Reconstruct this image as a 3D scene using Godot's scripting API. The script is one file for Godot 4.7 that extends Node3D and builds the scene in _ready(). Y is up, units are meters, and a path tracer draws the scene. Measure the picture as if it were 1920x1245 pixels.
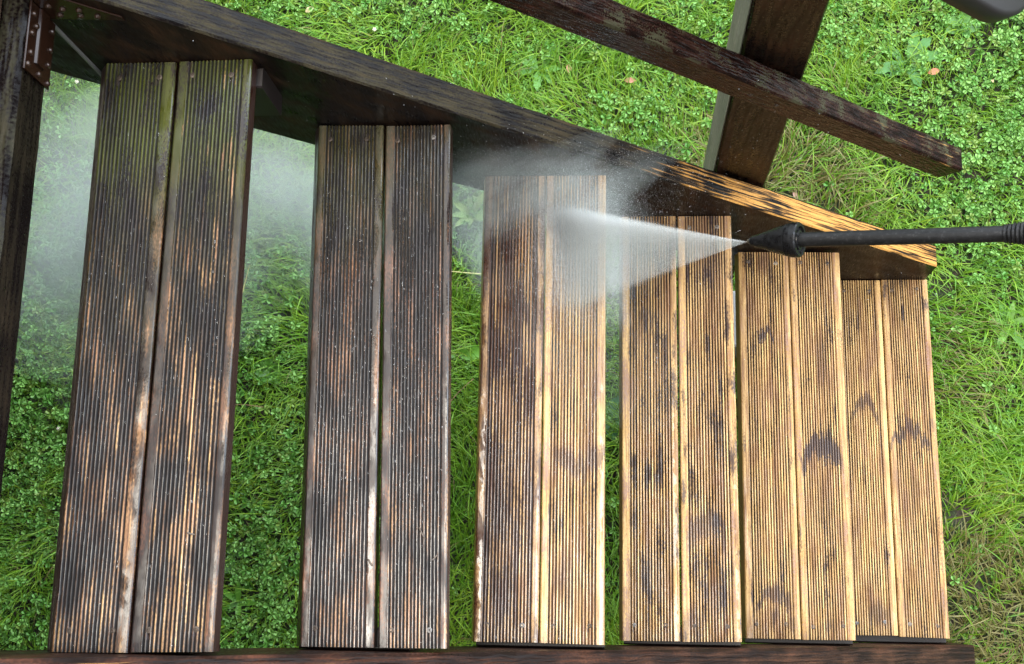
extends Node3D
# A wet wooden garden stair seen from above while a pressure washer lance cleans it. Metres, y up, ground at y = 0.

const GY := 1.69            # height of the top tread above the lawn
const RISE := 0.2817        # rise of a step (the going is the same: a 45 degree stair)
const ZF := -0.927          # inner face of the far stringer
const ZN := 0.0105           # inner face of the near stringer

var rng := RandomNumberGenerator.new()
var counts := {}

func _ready() -> void:
	rng.seed = 20240
	# --- camera, sky, sun, exposure
	var cam := Camera3D.new()
	cam.name = "camera"
	cam.basis = Basis(Vector3(0.9963, -0.0840, -0.0170).normalized(), Vector3(0.0020, 0.2174, -0.9761).normalized(), Vector3(0.0853, 0.9725, 0.2168).normalized()).orthonormalized()
	cam.position = Vector3(0.8314, 1.7909 + GY, -0.0727)
	cam.fov = 30.46
	cam.near = 0.05
	cam.far = 200.0
	add_child(cam)
	cam.current = true
	var sky_mat := ProceduralSkyMaterial.new()
	sky_mat.sky_top_color = Color(0.90, 0.94, 1.0)
	sky_mat.sky_horizon_color = Color(0.72, 0.76, 0.77)
	sky_mat.sky_curve = 0.35
	sky_mat.ground_bottom_color = Color(0.25, 0.30, 0.18)
	sky_mat.ground_horizon_color = Color(0.45, 0.50, 0.42)
	sky_mat.sky_energy_multiplier = 1.45
	var sky := Sky.new()
	sky.sky_material = sky_mat
	var env := Environment.new()
	env.background_mode = Environment.BG_SKY
	env.sky = sky
	env.tonemap_mode = Environment.TONE_MAPPER_LINEAR
	env.tonemap_exposure = 3.4
	env.sdfgi_enabled = true
	env.ssao_enabled = true
	env.ssil_enabled = true
	env.volumetric_fog_enabled = true
	env.volumetric_fog_density = 0.0
	var we := WorldEnvironment.new()
	we.name = "environment"
	we.environment = env
	add_child(we)
	var sun := DirectionalLight3D.new()
	sun.name = "sun"
	sun.light_energy = 0.3
	sun.light_angular_distance = 30.0
	sun.light_color = Color(1.0, 0.97, 0.92)
	sun.shadow_enabled = true
	add_child(sun)
	var from := Vector3(-0.13, 1.0, 0.09)
	sun.look_at_from_position(from * 10.0, Vector3.ZERO, Vector3(1, 0, 0))

	build_ground()
	build_shade_walls()
	build_stair()
	build_lance()
	build_spray()
	build_lawn()
	build_small_things()

# ------------------------------------------------------------------ helpers

func meta(o: Node, label: String, category := "", group := "", kind := "") -> void:
	if label: o.set_meta("label", label)
	if category: o.set_meta("category", category)
	if group: o.set_meta("group", group)
	if kind: o.set_meta("kind", kind)

func numbered(called: String, parent: Node) -> String:
	if not parent.has_node(called): return called
	var n := 1
	while parent.has_node("%s_%03d" % [called, n]): n += 1
	return "%s_%03d" % [called, n]

func put(called: String, mesh: Mesh, material: Material, parent: Node = self) -> MeshInstance3D:
	var o := MeshInstance3D.new()
	o.name = numbered(called, parent)
	o.mesh = mesh
	if material: o.material_override = material
	parent.add_child(o, true)
	return o

func thing(called: String, label: String, category: String, at: Vector3, group := "") -> Node3D:
	var o := Node3D.new()
	o.name = numbered(called, self)
	o.position = at
	add_child(o, true)
	meta(o, label, category, group)
	return o

func mat(color: Color, rough := 0.6, metal := 0.0) -> StandardMaterial3D:
	var m := StandardMaterial3D.new()
	m.albedo_color = color.linear_to_srgb()
	m.roughness = rough
	m.metallic = metal
	return m

func noise_bytes(seed_: int, freq: float, w: int, h: int, oct := 3, stretch := 1, type := FastNoiseLite.TYPE_SIMPLEX_SMOOTH) -> PackedByteArray:
	return noise_image(seed_, freq, w, h, oct, stretch, type).get_data()

func noise_image(seed_: int, freq: float, w: int, h: int, oct := 3, stretch := 1, type := FastNoiseLite.TYPE_SIMPLEX_SMOOTH, wide := false) -> Image:
	var n := FastNoiseLite.new()
	n.seed = seed_
	n.noise_type = type
	n.frequency = freq
	n.fractal_type = FastNoiseLite.FRACTAL_FBM if oct > 1 else FastNoiseLite.FRACTAL_NONE
	n.fractal_octaves = oct
	var im: Image
	if wide:
		im = n.get_image(maxi(2, w / stretch), h, false, false, true)
	else:
		im = n.get_image(w, maxi(2, h / stretch), false, false, true)
	im.convert(Image.FORMAT_L8)
	if stretch > 1: im.resize(w, h, Image.INTERPOLATE_CUBIC)
	return im

func tex(data: PackedByteArray, w: int, h: int, format := Image.FORMAT_RGB8) -> ImageTexture:
	return ImageTexture.create_from_image(Image.create_from_data(w, h, false, format, data))

var gamma := PackedByteArray()
func to8(x: float) -> int:
	return gamma[clampi(int(x * 4095.0), 0, 4095)]

# quad of four corners, in the order round it
func quad(st: SurfaceTool, a: Vector3, b: Vector3, c: Vector3, d: Vector3, ua := Vector2.ZERO, ub := Vector2.ZERO, uc := Vector2.ZERO, ud := Vector2.ZERO) -> void:
	st.set_uv(ua); st.add_vertex(a)
	st.set_uv(ub); st.add_vertex(b)
	st.set_uv(uc); st.add_vertex(c)
	st.set_uv(ua); st.add_vertex(a)
	st.set_uv(uc); st.add_vertex(c)
	st.set_uv(ud); st.add_vertex(d)

# beam between two rectangular ends, each given as top-inner, top-outer, bottom-outer, bottom-inner; edges chamfered
func beam_mesh(e0: Array, e1: Array, segs: int, cham: float, wobble := 0.0) -> ArrayMesh:
	var st := SurfaceTool.new()
	st.begin(Mesh.PRIMITIVE_TRIANGLES)
	st.set_smooth_group(-1)
	var wn := FastNoiseLite.new()
	wn.seed = 5
	wn.frequency = 1.0
	var rings := []
	for i in segs + 1:
		var t := float(i) / segs
		var c := []
		for k in 4: c.append((e0[k] as Vector3).lerp(e1[k], t))
		var ring := []
		for k in 4:
			var here: Vector3 = c[k]
			var prev: Vector3 = c[(k + 3) % 4]
			var next: Vector3 = c[(k + 1) % 4]
			var jig := cham * (1.0 + wobble * wn.get_noise_2d(t * 60.0, k * 31.0))
			ring.append(here + (prev - here).normalized() * jig)
			ring.append(here + (next - here).normalized() * jig)
		rings.append(ring)
	for i in segs:
		for k in 4:
			var r0: Array = rings[i]
			var r1: Array = rings[i + 1]
			var u0 := float(i) / segs
			var u1 := float(i + 1) / segs
			# chamfer at corner k, then the side from corner k to k + 1
			for part in 2:
				var j0: int = k * 2 + part
				var j1: int = (j0 + 1) % 8
				var v0: float = k * 0.25 + (0.004 if part == 0 else 0.02)
				var v1: float = k * 0.25 + (0.02 if part == 0 else 0.246)
				quad(st, r0[j0], r0[j1], r1[j1], r1[j0], Vector2(u0, v0), Vector2(u0, v1), Vector2(u1, v1), Vector2(u1, v0))
	for e in 2:
		var r: Array = rings[segs if e else 0]
		var uu := 0.998 if e else 0.002
		for k in range(1, 7):
			st.set_uv(Vector2(uu, 0.55)); st.add_vertex(r[0])
			st.set_uv(Vector2(uu, 0.6)); st.add_vertex(r[k + 1 if e else k])
			st.set_uv(Vector2(uu, 0.65)); st.add_vertex(r[k if e else k + 1])
	st.generate_normals()
	st.generate_tangents()
	return st.commit()

# solid of revolution about the x axis; rows of (x, radius)
func lathe(rows: Array, sides := 28) -> ArrayMesh:
	var st := SurfaceTool.new()
	st.begin(Mesh.PRIMITIVE_TRIANGLES)
	for i in rows.size() - 1:
		var p: Vector2 = rows[i]
		var q: Vector2 = rows[i + 1]
		st.set_smooth_group(i)
		for k in sides:
			var a0 := TAU * k / sides
			var a1 := TAU * (k + 1) / sides
			quad(st, Vector3(p.x, cos(a0) * p.y, sin(a0) * p.y), Vector3(q.x, cos(a0) * q.y, sin(a0) * q.y), Vector3(q.x, cos(a1) * q.y, sin(a1) * q.y), Vector3(p.x, cos(a1) * p.y, sin(a1) * p.y),
				Vector2(p.x * 8.0, float(k) / sides), Vector2(q.x * 8.0, float(k) / sides), Vector2(q.x * 8.0, float(k + 1) / sides), Vector2(p.x * 8.0, float(k + 1) / sides))
	st.generate_normals()
	return st.commit()

func box_mesh(size: Vector3, bevel := 0.003) -> ArrayMesh:
	var h := size / 2.0
	return beam_mesh([Vector3(-h.x, h.y, h.z), Vector3(-h.x, h.y, -h.z), Vector3(-h.x, -h.y, -h.z), Vector3(-h.x, -h.y, h.z)], [Vector3(h.x, h.y, h.z), Vector3(h.x, h.y, -h.z), Vector3(h.x, -h.y, -h.z), Vector3(h.x, -h.y, h.z)], 4, bevel)

# ------------------------------------------------------------------ stair

# far-left, far-right, near-left, near-right corners (x, z) of each grooved board
var boards := [
	[0, -0.001, -0.9241, 0.1166, -0.9233, 0.0012, 0.0095, 0.1167, 0.0084], [0, 0.1210, -0.9242, 0.2430, -0.9261, 0.1199, 0.0076, 0.2445, 0.0044],
	[1, 0.2842, -0.9249, 0.4062, -0.9232, 0.3007, 0.0049, 0.4266, 0.0042], [1, 0.4097, -0.9216, 0.5299, -0.9226, 0.4338, 0.0040, 0.5494, 0.0035],
	[2, 0.5636, -0.9241, 0.6871, -0.9236, 0.5603, 0.0002, 0.6835, -0.0007], [2, 0.6898, -0.9235, 0.8096, -0.9230, 0.6860, -0.0002, 0.8073, 0.0013],
	[3, 0.8429, -0.9260, 0.9633, -0.9260, 0.8414, 0.0008, 0.9618, -0.0004], [3, 0.9680, -0.9254, 1.0863, -0.9254, 0.9662, 0.0006, 1.0889, -0.0017],
	[4, 1.1283, -0.9231, 1.2495, -0.9222, 1.1251, -0.0026, 1.2499, -0.0026], [4, 1.2521, -0.9222, 1.3724, -0.9199, 1.2526, -0.0015, 1.3724, -0.0026],
	[5, 1.4076, -0.9250, 1.5277, -0.9243, 1.4039, -0.0083, 1.5290, -0.0094], [5, 1.5305, -0.9258, 1.6497, -0.9260, 1.5314, -0.0068, 1.6541, -0.0046]]

# clean: how much stain is gone far and near; algae far; wet; margins left and right; dark arcs (u, v, half width, height, thickness, strength; thickness 0 is a blob)
var looks := [
	{"far": 0.10, "near": 0.38, "algae": 1.0, "grey": 0.35, "rough": 0.24, "ml": 0.01, "mr": 0.17, "marks": [], "label": "outer grooved board of the top tread, dark with green algae at its far end"},
	{"far": 0.22, "near": 0.43, "algae": 0.9, "grey": 0.35, "rough": 0.24, "ml": 0.12, "mr": 0.11, "marks": [], "label": "inner grooved board of the top tread, mossy far end and bare streaks"},
	{"far": 0.05, "near": 0.24, "algae": 0.35, "grey": 0.5, "rough": 0.17, "ml": 0.10, "mr": 0.12, "marks": [], "label": "blackened soaking board on the left of the second tread"},
	{"far": 0.08, "near": 0.33, "algae": 0.2, "grey": 0.5, "rough": 0.17, "ml": 0.12, "mr": 0.10, "marks": [], "label": "blackened soaking board on the right of the second tread"},
	{"far": 0.48, "near": 0.50, "algae": 0.0, "grey": 0.1, "rough": 0.15, "ml": 0.11, "mr": 0.11, "marks": [[0.5, 0.02, 0.5, 0.03, 0.0, 0.6], [0.6, 0.42, 0.12, 0.035, 0.0, 0.5], [0.6, 0.84, 0.2, 0.02, 0.0, 0.5]], "label": "half cleaned brown board on the left of the third tread"},
	{"far": 0.90, "near": 0.90, "algae": 0.0, "grey": 0.1, "rough": 0.17, "ml": 0.10, "mr": 0.13, "marks": [[0.5, 0.0, 0.4, 0.03, 0.0, 0.8], [0.6, 0.64, 0.4, -0.035, 0.05, 0.7], [0.4, 0.87, 0.2, 0.06, 0.0, 0.35]], "label": "pale board on the right of the third tread, under the jet"},
	{"far": 0.73, "near": 0.75, "algae": 0.0, "grey": 0.05, "rough": 0.26, "ml": 0.12, "mr": 0.11, "marks": [[0.42, 0.25, 0.13, 0.03, 0.0, 0.8], [0.25, 0.29, 0.15, 0.02, 0.0, 0.5], [0.5, 0.5, 0.2, 0.02, 0.0, 0.3], [0.5, 0.86, 0.35, 0.06, 0.0, 0.4]], "label": "cleaned yellow board with dark blotches, left of the fourth tread"},
	{"far": 0.77, "near": 0.71, "algae": 0.0, "grey": 0.05, "rough": 0.28, "ml": 0.11, "mr": 0.13, "marks": [[0.5, 0.0, 0.5, 0.025, 0.0, 0.7], [0.46, 0.735, 0.36, 0.06, 0.07, 0.75], [0.6, 0.9, 0.3, 0.05, 0.0, 0.5], [0.2, 0.96, 0.2, 0.04, 0.0, 0.6]], "label": "cleaned yellow board with a dark arch, right of the fourth tread"},
	{"far": 0.82, "near": 0.86, "algae": 0.0, "grey": 0.0, "rough": 0.27, "ml": 0.12, "mr": 0.11, "marks": [[0.52, 0.03, 0.16, 0.045, 0.0, 0.7], [0.5, 0.215, 0.17, 0.016, 0.03, 1.0], [0.45, 0.48, 0.06, 0.02, 0.0, 0.35], [0.52, 0.885, 0.36, 0.045, 0.05, 0.85], [0.55, 0.955, 0.1, 0.04, 0.0, 0.9], [0.85, 0.965, 0.1, 0.03, 0.0, 0.6]], "label": "cleaned tan board left of the fifth tread, small dark moustache mark"},
	{"far": 0.84, "near": 0.86, "algae": 0.0, "grey": 0.0, "rough": 0.27, "ml": 0.11, "mr": 0.14, "marks": [[0.5, 0.515, 0.40, 0.06, 0.075, 1.0], [0.55, 0.30, 0.14, 0.1, 0.0, 0.4], [0.5, 0.66, 0.2, 0.08, 0.0, 0.35], [0.5, 0.97, 0.2, 0.02, 0.0, 0.5]], "label": "cleaned tan board right of the fifth tread, wide dark arch in its middle"},
	{"far": 0.84, "near": 0.90, "algae": 0.0, "grey": 0.0, "rough": 0.29, "ml": 0.10, "mr": 0.13, "marks": [[0.55, 0.36, 0.30, 0.035, 0.045, 0.8], [0.5, 0.10, 0.08, 0.08, 0.0, 0.4], [0.62, 0.945, 0.28, 0.04, 0.0, 0.75]], "label": "cleaned tan board on the left of the bottom tread"},
	{"far": 0.84, "near": 0.88, "algae": 0.0, "grey": 0.0, "rough": 0.29, "ml": 0.11, "mr": 0.12, "marks": [[0.42, 0.435, 0.42, 0.05, 0.05, 0.85], [0.9, 0.43, 0.12, 0.03, 0.0, 0.6], [0.3, 0.0, 0.3, 0.03, 0.0, 0.5], [0.45, 0.60, 0.12, 0.07, 0.0, 0.3]], "label": "cleaned tan board on the right of the bottom tread, nearest the lawn"}]

const GROOVES := 15
const TW := 192
const TH := 1024

func board_textures(n: int) -> Array:
	var k: Dictionary = looks[n]
	var blot := noise_bytes(11 + n * 7, 0.012, TW, TH, 4, 2)
	var streak := noise_bytes(12 + n * 7, 0.05, TW, TH, 3, 16)
	var grain := noise_bytes(13 + n * 7, 0.16, TW, TH, 2, 24)
	var fine := noise_bytes(14 + n * 7, 0.22, TW, TH, 2, 2)
	var wet := noise_bytes(15 + n * 7, 0.02, TW, TH, 3, 3)
	var groove := PackedFloat32Array()
	groove.resize(TW)
	var ml: float = k.ml
	var mr: float = k.mr
	for x in TW:
		var u := (x + 0.5) / TW
		if u < ml or u > 1.0 - mr:
			groove[x] = 0.0
		else:
			var ph := fposmod((u - ml) / (1.0 - ml - mr) * GROOVES, 1.0)
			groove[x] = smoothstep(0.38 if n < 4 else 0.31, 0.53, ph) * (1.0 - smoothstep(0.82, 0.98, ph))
	var dark := PackedFloat32Array()
	dark.resize(TW * TH)
	var marks: Array = k.marks.duplicate()
	for v in [0.028, 0.966]:
		for u in [0.2, 0.755]: marks.append([u, v, 0.05, 0.0075, 0.0, 0.8])
	if n == 6 or n == 7: marks.append([0.5, 0.05, 0.8, 0.16, 0.0, 0.5])
	for m in marks:
		var cu: float = m[0]
		var cv: float = m[1]
		var hw: float = m[2]
		var hh: float = m[3]
		var th: float = m[4]
		var reach: float = absf(hh) + (0.06 if th > 0.0 else absf(hh) * 0.6)
		for y in range(maxi(0, int((cv - reach) * TH)), mini(TH, int((cv + reach * 1.3) * TH))):
			for x in range(maxi(0, int((cu - hw * 1.5) * TW)), mini(TW, int((cu + hw * 1.5) * TW))):
				var i := y * TW + x
				var du := ((x + 0.5) / TW - cu) / hw + (blot[i] - 128) / 420.0
				var v := (y + 0.5) / TH + (fine[i] - 128) / 9000.0 + (streak[i] - 128) / 5000.0
				var d := 0.0
				if th > 0.0:
					var arch := cv + hh * du * du
					var off := absf(v - arch) / (th * 0.5 * maxf(0.25, 1.0 - 0.4 * du * du) * (0.6 + blot[i] / 300.0))
					d = (1.0 - smoothstep(0.55, 1.1, off)) * (1.0 - smoothstep(0.85, 1.15, absf(du)))
				else:
					var dv := (v - cv) / absf(hh)
					d = 1.0 - smoothstep(0.35, 1.25, sqrt(du * du + dv * dv) + (streak[i] - 128) / 300.0)
				dark[i] = maxf(dark[i], d * float(m[5]))
	var ridge := PackedFloat32Array()
	ridge.resize(TW)
	var rr := RandomNumberGenerator.new()
	rr.seed = 900 + n
	var each := []
	for i in GROOVES + 3: each.append(rr.randf() - 0.5)
	for x in TW:
		ridge[x] = each[clampi(int(floorf(((x + 0.5) / TW - ml) / (1.0 - ml - mr) * GROOVES)) + 1, 0, GROOVES + 2)]
	for c in 7:
		var cx := rr.randf_range(0.05, 0.95) * TW
		var v0: float = [0.0, 0.0, 1.0, 1.0, rr.randf(), rr.randf(), rr.randf()][c]
		var span := rr.randf_range(0.03, 0.10)
		for y in range(maxi(0, int((v0 - span) * TH)), mini(TH, int((v0 + span) * TH))):
			cx += rr.randf_range(-0.22, 0.22)
			var x := clampi(int(cx), 0, TW - 1)
			dark[y * TW + x] = maxf(dark[y * TW + x], 0.95)
			if absf(y - v0 * TH) < span * TH * 0.4: dark[y * TW + mini(x + 1, TW - 1)] = maxf(dark[y * TW + mini(x + 1, TW - 1)], 0.8)
	var out := PackedByteArray()
	out.resize(TW * TH * 3)
	var rgh := PackedByteArray()
	rgh.resize(TW * TH)
	var coat := PackedByteArray()
	coat.resize(TW * TH)
	var far: float = k.far
	var near: float = k.near
	var algae: float = k.algae
	var grey: float = k.grey
	var base_rough: float = k.rough
	var streaky := 0.46 if n < 4 else 0.45 if n < 6 else 0.32
	var edge_dark := 0.30 if n < 4 else 0.06 if n < 6 else 0.0
	var o := 0
	for y in TH:
		var v := (y + 0.5) / TH
		var clean: float = lerpf(far, near, smoothstep(0.0, 0.9, v))
		var worn_v := lerpf(0.25, 1.0, smoothstep(0.12, 0.62, v)) if n < 4 else 1.0
		var alg_v: float = algae * (1.0 - smoothstep(0.08, 0.34, v)) + algae * 0.25 * (1.0 - smoothstep(0.3, 0.75, v))
		for x in TW:
			var i := y * TW + x
			var g := groove[x]
			var b := blot[i] / 255.0
			var s := streak[i] / 255.0
			var gr := grain[i] / 255.0
			var f := fine[i] / 255.0
			var margin := 1.0 if ridge[x] == each[0] or ridge[x] == each[GROOVES + 1] else 0.0
			var kk := clean - margin * edge_dark + (s - 0.5) * streaky + (b - 0.5) * 0.70 + (f - 0.5) * 0.25 - g * 0.36 + ridge[x] * 0.20
			var bare := smoothstep(0.41, 0.66, kk)
			var worn := smoothstep(0.16, 0.46, kk) * (1.0 - 0.85 * g) * worn_v
			var dk := dark[i]
			bare *= 1.0 - 0.92 * dk
			# bare wood
			var tone := clampf(0.12 + gr * 0.85 + (f - 0.5) * 0.40 + ridge[x] * 0.45, 0.0, 1.15)
			var wr := lerpf(0.17, 0.68, tone)
			var wg := lerpf(0.070, 0.435, tone)
			var wb := lerpf(0.016, 0.165, tone)
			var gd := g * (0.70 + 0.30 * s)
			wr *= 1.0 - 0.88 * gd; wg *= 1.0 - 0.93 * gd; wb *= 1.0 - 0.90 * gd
			# old stain: brown violet to grey
			var pt := clampf(b * 0.7 + f * 0.5 - 0.1, 0.0, 1.0)
			var pr := lerpf(0.005, 0.030, pt)
			var pg := lerpf(0.0028, 0.015 + 0.006 * grey, pt)
			var pb := lerpf(0.0026, 0.011 + 0.007 * grey, pt)
			if n >= 4:
				pr *= 3.0; pg *= 2.1; pb *= 1.6
			if n == 4:
				pr *= 1.7; pg *= 1.4; pb *= 0.9
			var wt := 0.7 + 0.6 * gr
			pr = lerpf(pr, 0.085 * wt, worn * 0.85); pg = lerpf(pg, 0.042 * wt, worn * 0.85); pb = lerpf(pb, 0.020 * wt, worn * 0.8)
			var red := smoothstep(0.46, 0.70, f * 0.35 + b * 0.35 + s * 0.3) * (1.0 - g)
			pr += 0.050 * red; pg += 0.017 * red; pb += 0.009 * red
			var al := minf(1.0, alg_v) * smoothstep(0.28, 0.56, b * 0.6 + f * 0.4) * (1.0 - 0.45 * g)
			if al > 0.0:
				pr = lerpf(pr, 0.046, al); pg = lerpf(pg, 0.052, al); pb = lerpf(pb, 0.006, al)
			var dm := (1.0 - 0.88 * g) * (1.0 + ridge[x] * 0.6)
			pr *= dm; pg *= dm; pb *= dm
			if dk > 0.0:
				pr = lerpf(pr, 0.034, dk * 0.8); pg = lerpf(pg, 0.022, dk * 0.8); pb = lerpf(pb, 0.024, dk * 0.8)
			# cleaned boards keep a thin violet glaze
			var glaze := clampf((b - 0.50) * 2.0 + (s - 0.48) * 1.3 + (f - 0.5) * 0.5, 0.0, 0.9) * (1.0 - 0.5 * clean)
			wr *= 1.0 - glaze * 0.62; wg *= 1.0 - glaze * 0.74; wb *= 1.0 - glaze * 0.55
			if margin > 0.0:
				var spot := smoothstep(0.52, 0.66, f * 0.6 + b * 0.4)
				wr = lerpf(wr, 0.26, spot * 0.8); wg = lerpf(wg, 0.15, spot * 0.8); wb = lerpf(wb, 0.115, spot * 0.8)
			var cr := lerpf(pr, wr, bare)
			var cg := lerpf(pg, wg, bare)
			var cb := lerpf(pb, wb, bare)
			if f > 0.80 and gr < 0.42:
				var fl := 0.38 if n < 6 else 0.62
				cr *= fl; cg *= fl; cb *= fl
			out[o] = gamma[int(minf(cr, 1.0) * 4095.0)]
			out[o + 1] = gamma[int(minf(cg, 1.0) * 4095.0)]
			out[o + 2] = gamma[int(minf(cb, 1.0) * 4095.0)]
			o += 3
			var film := smoothstep(0.40, 0.62, wet[i] / 255.0)
			coat[i] = int(255.0 * clampf((1.0 - g) * (1.0 - 0.85 * margin) * smoothstep(0.18, 0.46, wet[i] / 255.0) * (1.0 - 0.8 * smoothstep(0.62, 0.70, f)) * (0.35 + 0.65 * smoothstep(0.30, 0.55, v + (b - 0.5) * 0.25)), 0.0, 1.0))
			rgh[i] = int(clampf(base_rough + (1.0 - film) * 0.22 + (f - 0.5) * 0.12 + bare * 0.05 + g * 0.4 + margin * 0.16, 0.06, 0.95) * 255.0)
	return [tex(out, TW, TH), tex(rgh, TW, TH, Image.FORMAT_L8), tex(coat, TW, TH, Image.FORMAT_L8)]

func board_profile(ml: float, mr: float) -> Array:
	# (place across 0..1, depth in metres)
	var p := [Vector2(0.0, -0.0030), Vector2(0.010, -0.0008), Vector2(0.020, 0.0), Vector2(0.028, 0.0001), Vector2(maxf(ml - 0.012, 0.03), 0.0001)]
	if ml < 0.05: p = [Vector2(0.0, -0.001)]
	p.append(Vector2(maxf(ml - 0.001, 0.03 if ml > 0.05 else 0.004), 0.0))
	var w := 1.0 - ml - mr
	for i in GROOVES:
		var a := ml + w * i / GROOVES
		var d := w / GROOVES
		p.append(Vector2(a + d * 0.02, 0.0))
		p.append(Vector2(a + d * 0.07, 0.0002))
		p.append(Vector2(a + d * 0.38, 0.0002))
		p.append(Vector2(a + d * 0.44, 0.0))
		p.append(Vector2(a + d * 0.55, -0.0038))
		p.append(Vector2(a + d * 0.82, -0.0038))
		p.append(Vector2(a + d * 0.95, -0.0004))
	p.append(Vector2(1.0 - mr + 0.008, 0.0))
	p.append(Vector2(1.0 - mr + 0.016, 0.0001))
	p.append(Vector2(0.972, 0.0001))
	p.append(Vector2(0.980, 0.0))
	p.append(Vector2(0.990, -0.0008))
	p.append(Vector2(1.0, -0.0030))
	return p

func board_mesh(n: int) -> ArrayMesh:
	var q: Array = boards[n]
	var k: Dictionary = looks[n]
	var prof := board_profile(k.ml, k.mr)
	var y0: float = GY - RISE * q[0]
	var fl := Vector3(q[1], y0, q[2])
	var fr := Vector3(q[3], y0, q[4])
	var nl := Vector3(q[5], y0, q[6])
	var nr := Vector3(q[7], y0, q[8])
	var segs := 96
	var wn := FastNoiseLite.new()
	wn.seed = 100 + n
	wn.frequency = 1.0
	var rows := []
	for i in segs + 1:
		var t := float(i) / segs
		var row := PackedVector3Array()
		for j in prof.size():
			var p: Vector2 = prof[j]
			var at := fl.lerp(nl, t).lerp(fr.lerp(nr, t), p.x)
			var worn := wn.get_noise_2d(t * 40.0, p.x * 60.0)
			at.y += p.y + worn * 0.00035 + (wn.get_noise_2d(t * 2.0, 300.0 + p.x) * 0.0006)
			at.x += wn.get_noise_2d(t * 55.0, floorf(p.x * 40.0) * 3.0) * 0.00025
			row.append(at)
		rows.append(row)
	var m := ArrayMesh.new()
	var st := SurfaceTool.new()
	st.begin(Mesh.PRIMITIVE_TRIANGLES)
	st.set_smooth_group(1)
	for i in segs:
		var a: PackedVector3Array = rows[i]
		var b: PackedVector3Array = rows[i + 1]
		var v0 := float(i) / segs
		var v1 := float(i + 1) / segs
		for j in prof.size() - 1:
			var u0: float = prof[j].x
			var u1: float = prof[j + 1].x
			quad(st, a[j], a[j + 1], b[j + 1], b[j], Vector2(u0, v0), Vector2(u1, v0), Vector2(u1, v1), Vector2(u0, v1))
	st.generate_normals()
	st.commit(m)
	# sides, ends and underside
	var s2 := SurfaceTool.new()
	s2.begin(Mesh.PRIMITIVE_TRIANGLES)
	s2.set_smooth_group(-1)
	var thick := Vector3(0, -0.027, 0)
	var out_l := Vector3(-0.020 if n == 0 else -0.013 if n == 2 else -0.006, 0, 0) if n % 2 == 0 else Vector3.ZERO
	var last := prof.size() - 1
	for i in segs:
		var a: PackedVector3Array = rows[i]
		var b: PackedVector3Array = rows[i + 1]
		var v0 := float(i) / segs
		var v1 := float(i + 1) / segs
		quad(s2, a[0], b[0], b[0] + thick + out_l, a[0] + thick + out_l, Vector2(0.0, v0), Vector2(0.0, v1), Vector2(0.2, v1), Vector2(0.2, v0))
		quad(s2, b[last], a[last], a[last] + thick, b[last] + thick, Vector2(0.4, v1), Vector2(0.4, v0), Vector2(0.6, v0), Vector2(0.6, v1))
		quad(s2, a[0] + thick + out_l, b[0] + thick + out_l, b[last] + thick, a[last] + thick)
	for e in 2:
		var r: PackedVector3Array = rows[segs if e else 0]
		for j in last:
			var c0 := Vector3(r[j].x, r[0].y - 0.027, r[j].z)
			var c1 := Vector3(r[j + 1].x, r[0].y - 0.027, r[j + 1].z)
			quad(s2, r[j], r[j + 1], c1, c0)
	s2.generate_normals()
	s2.commit(m)
	return m

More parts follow.
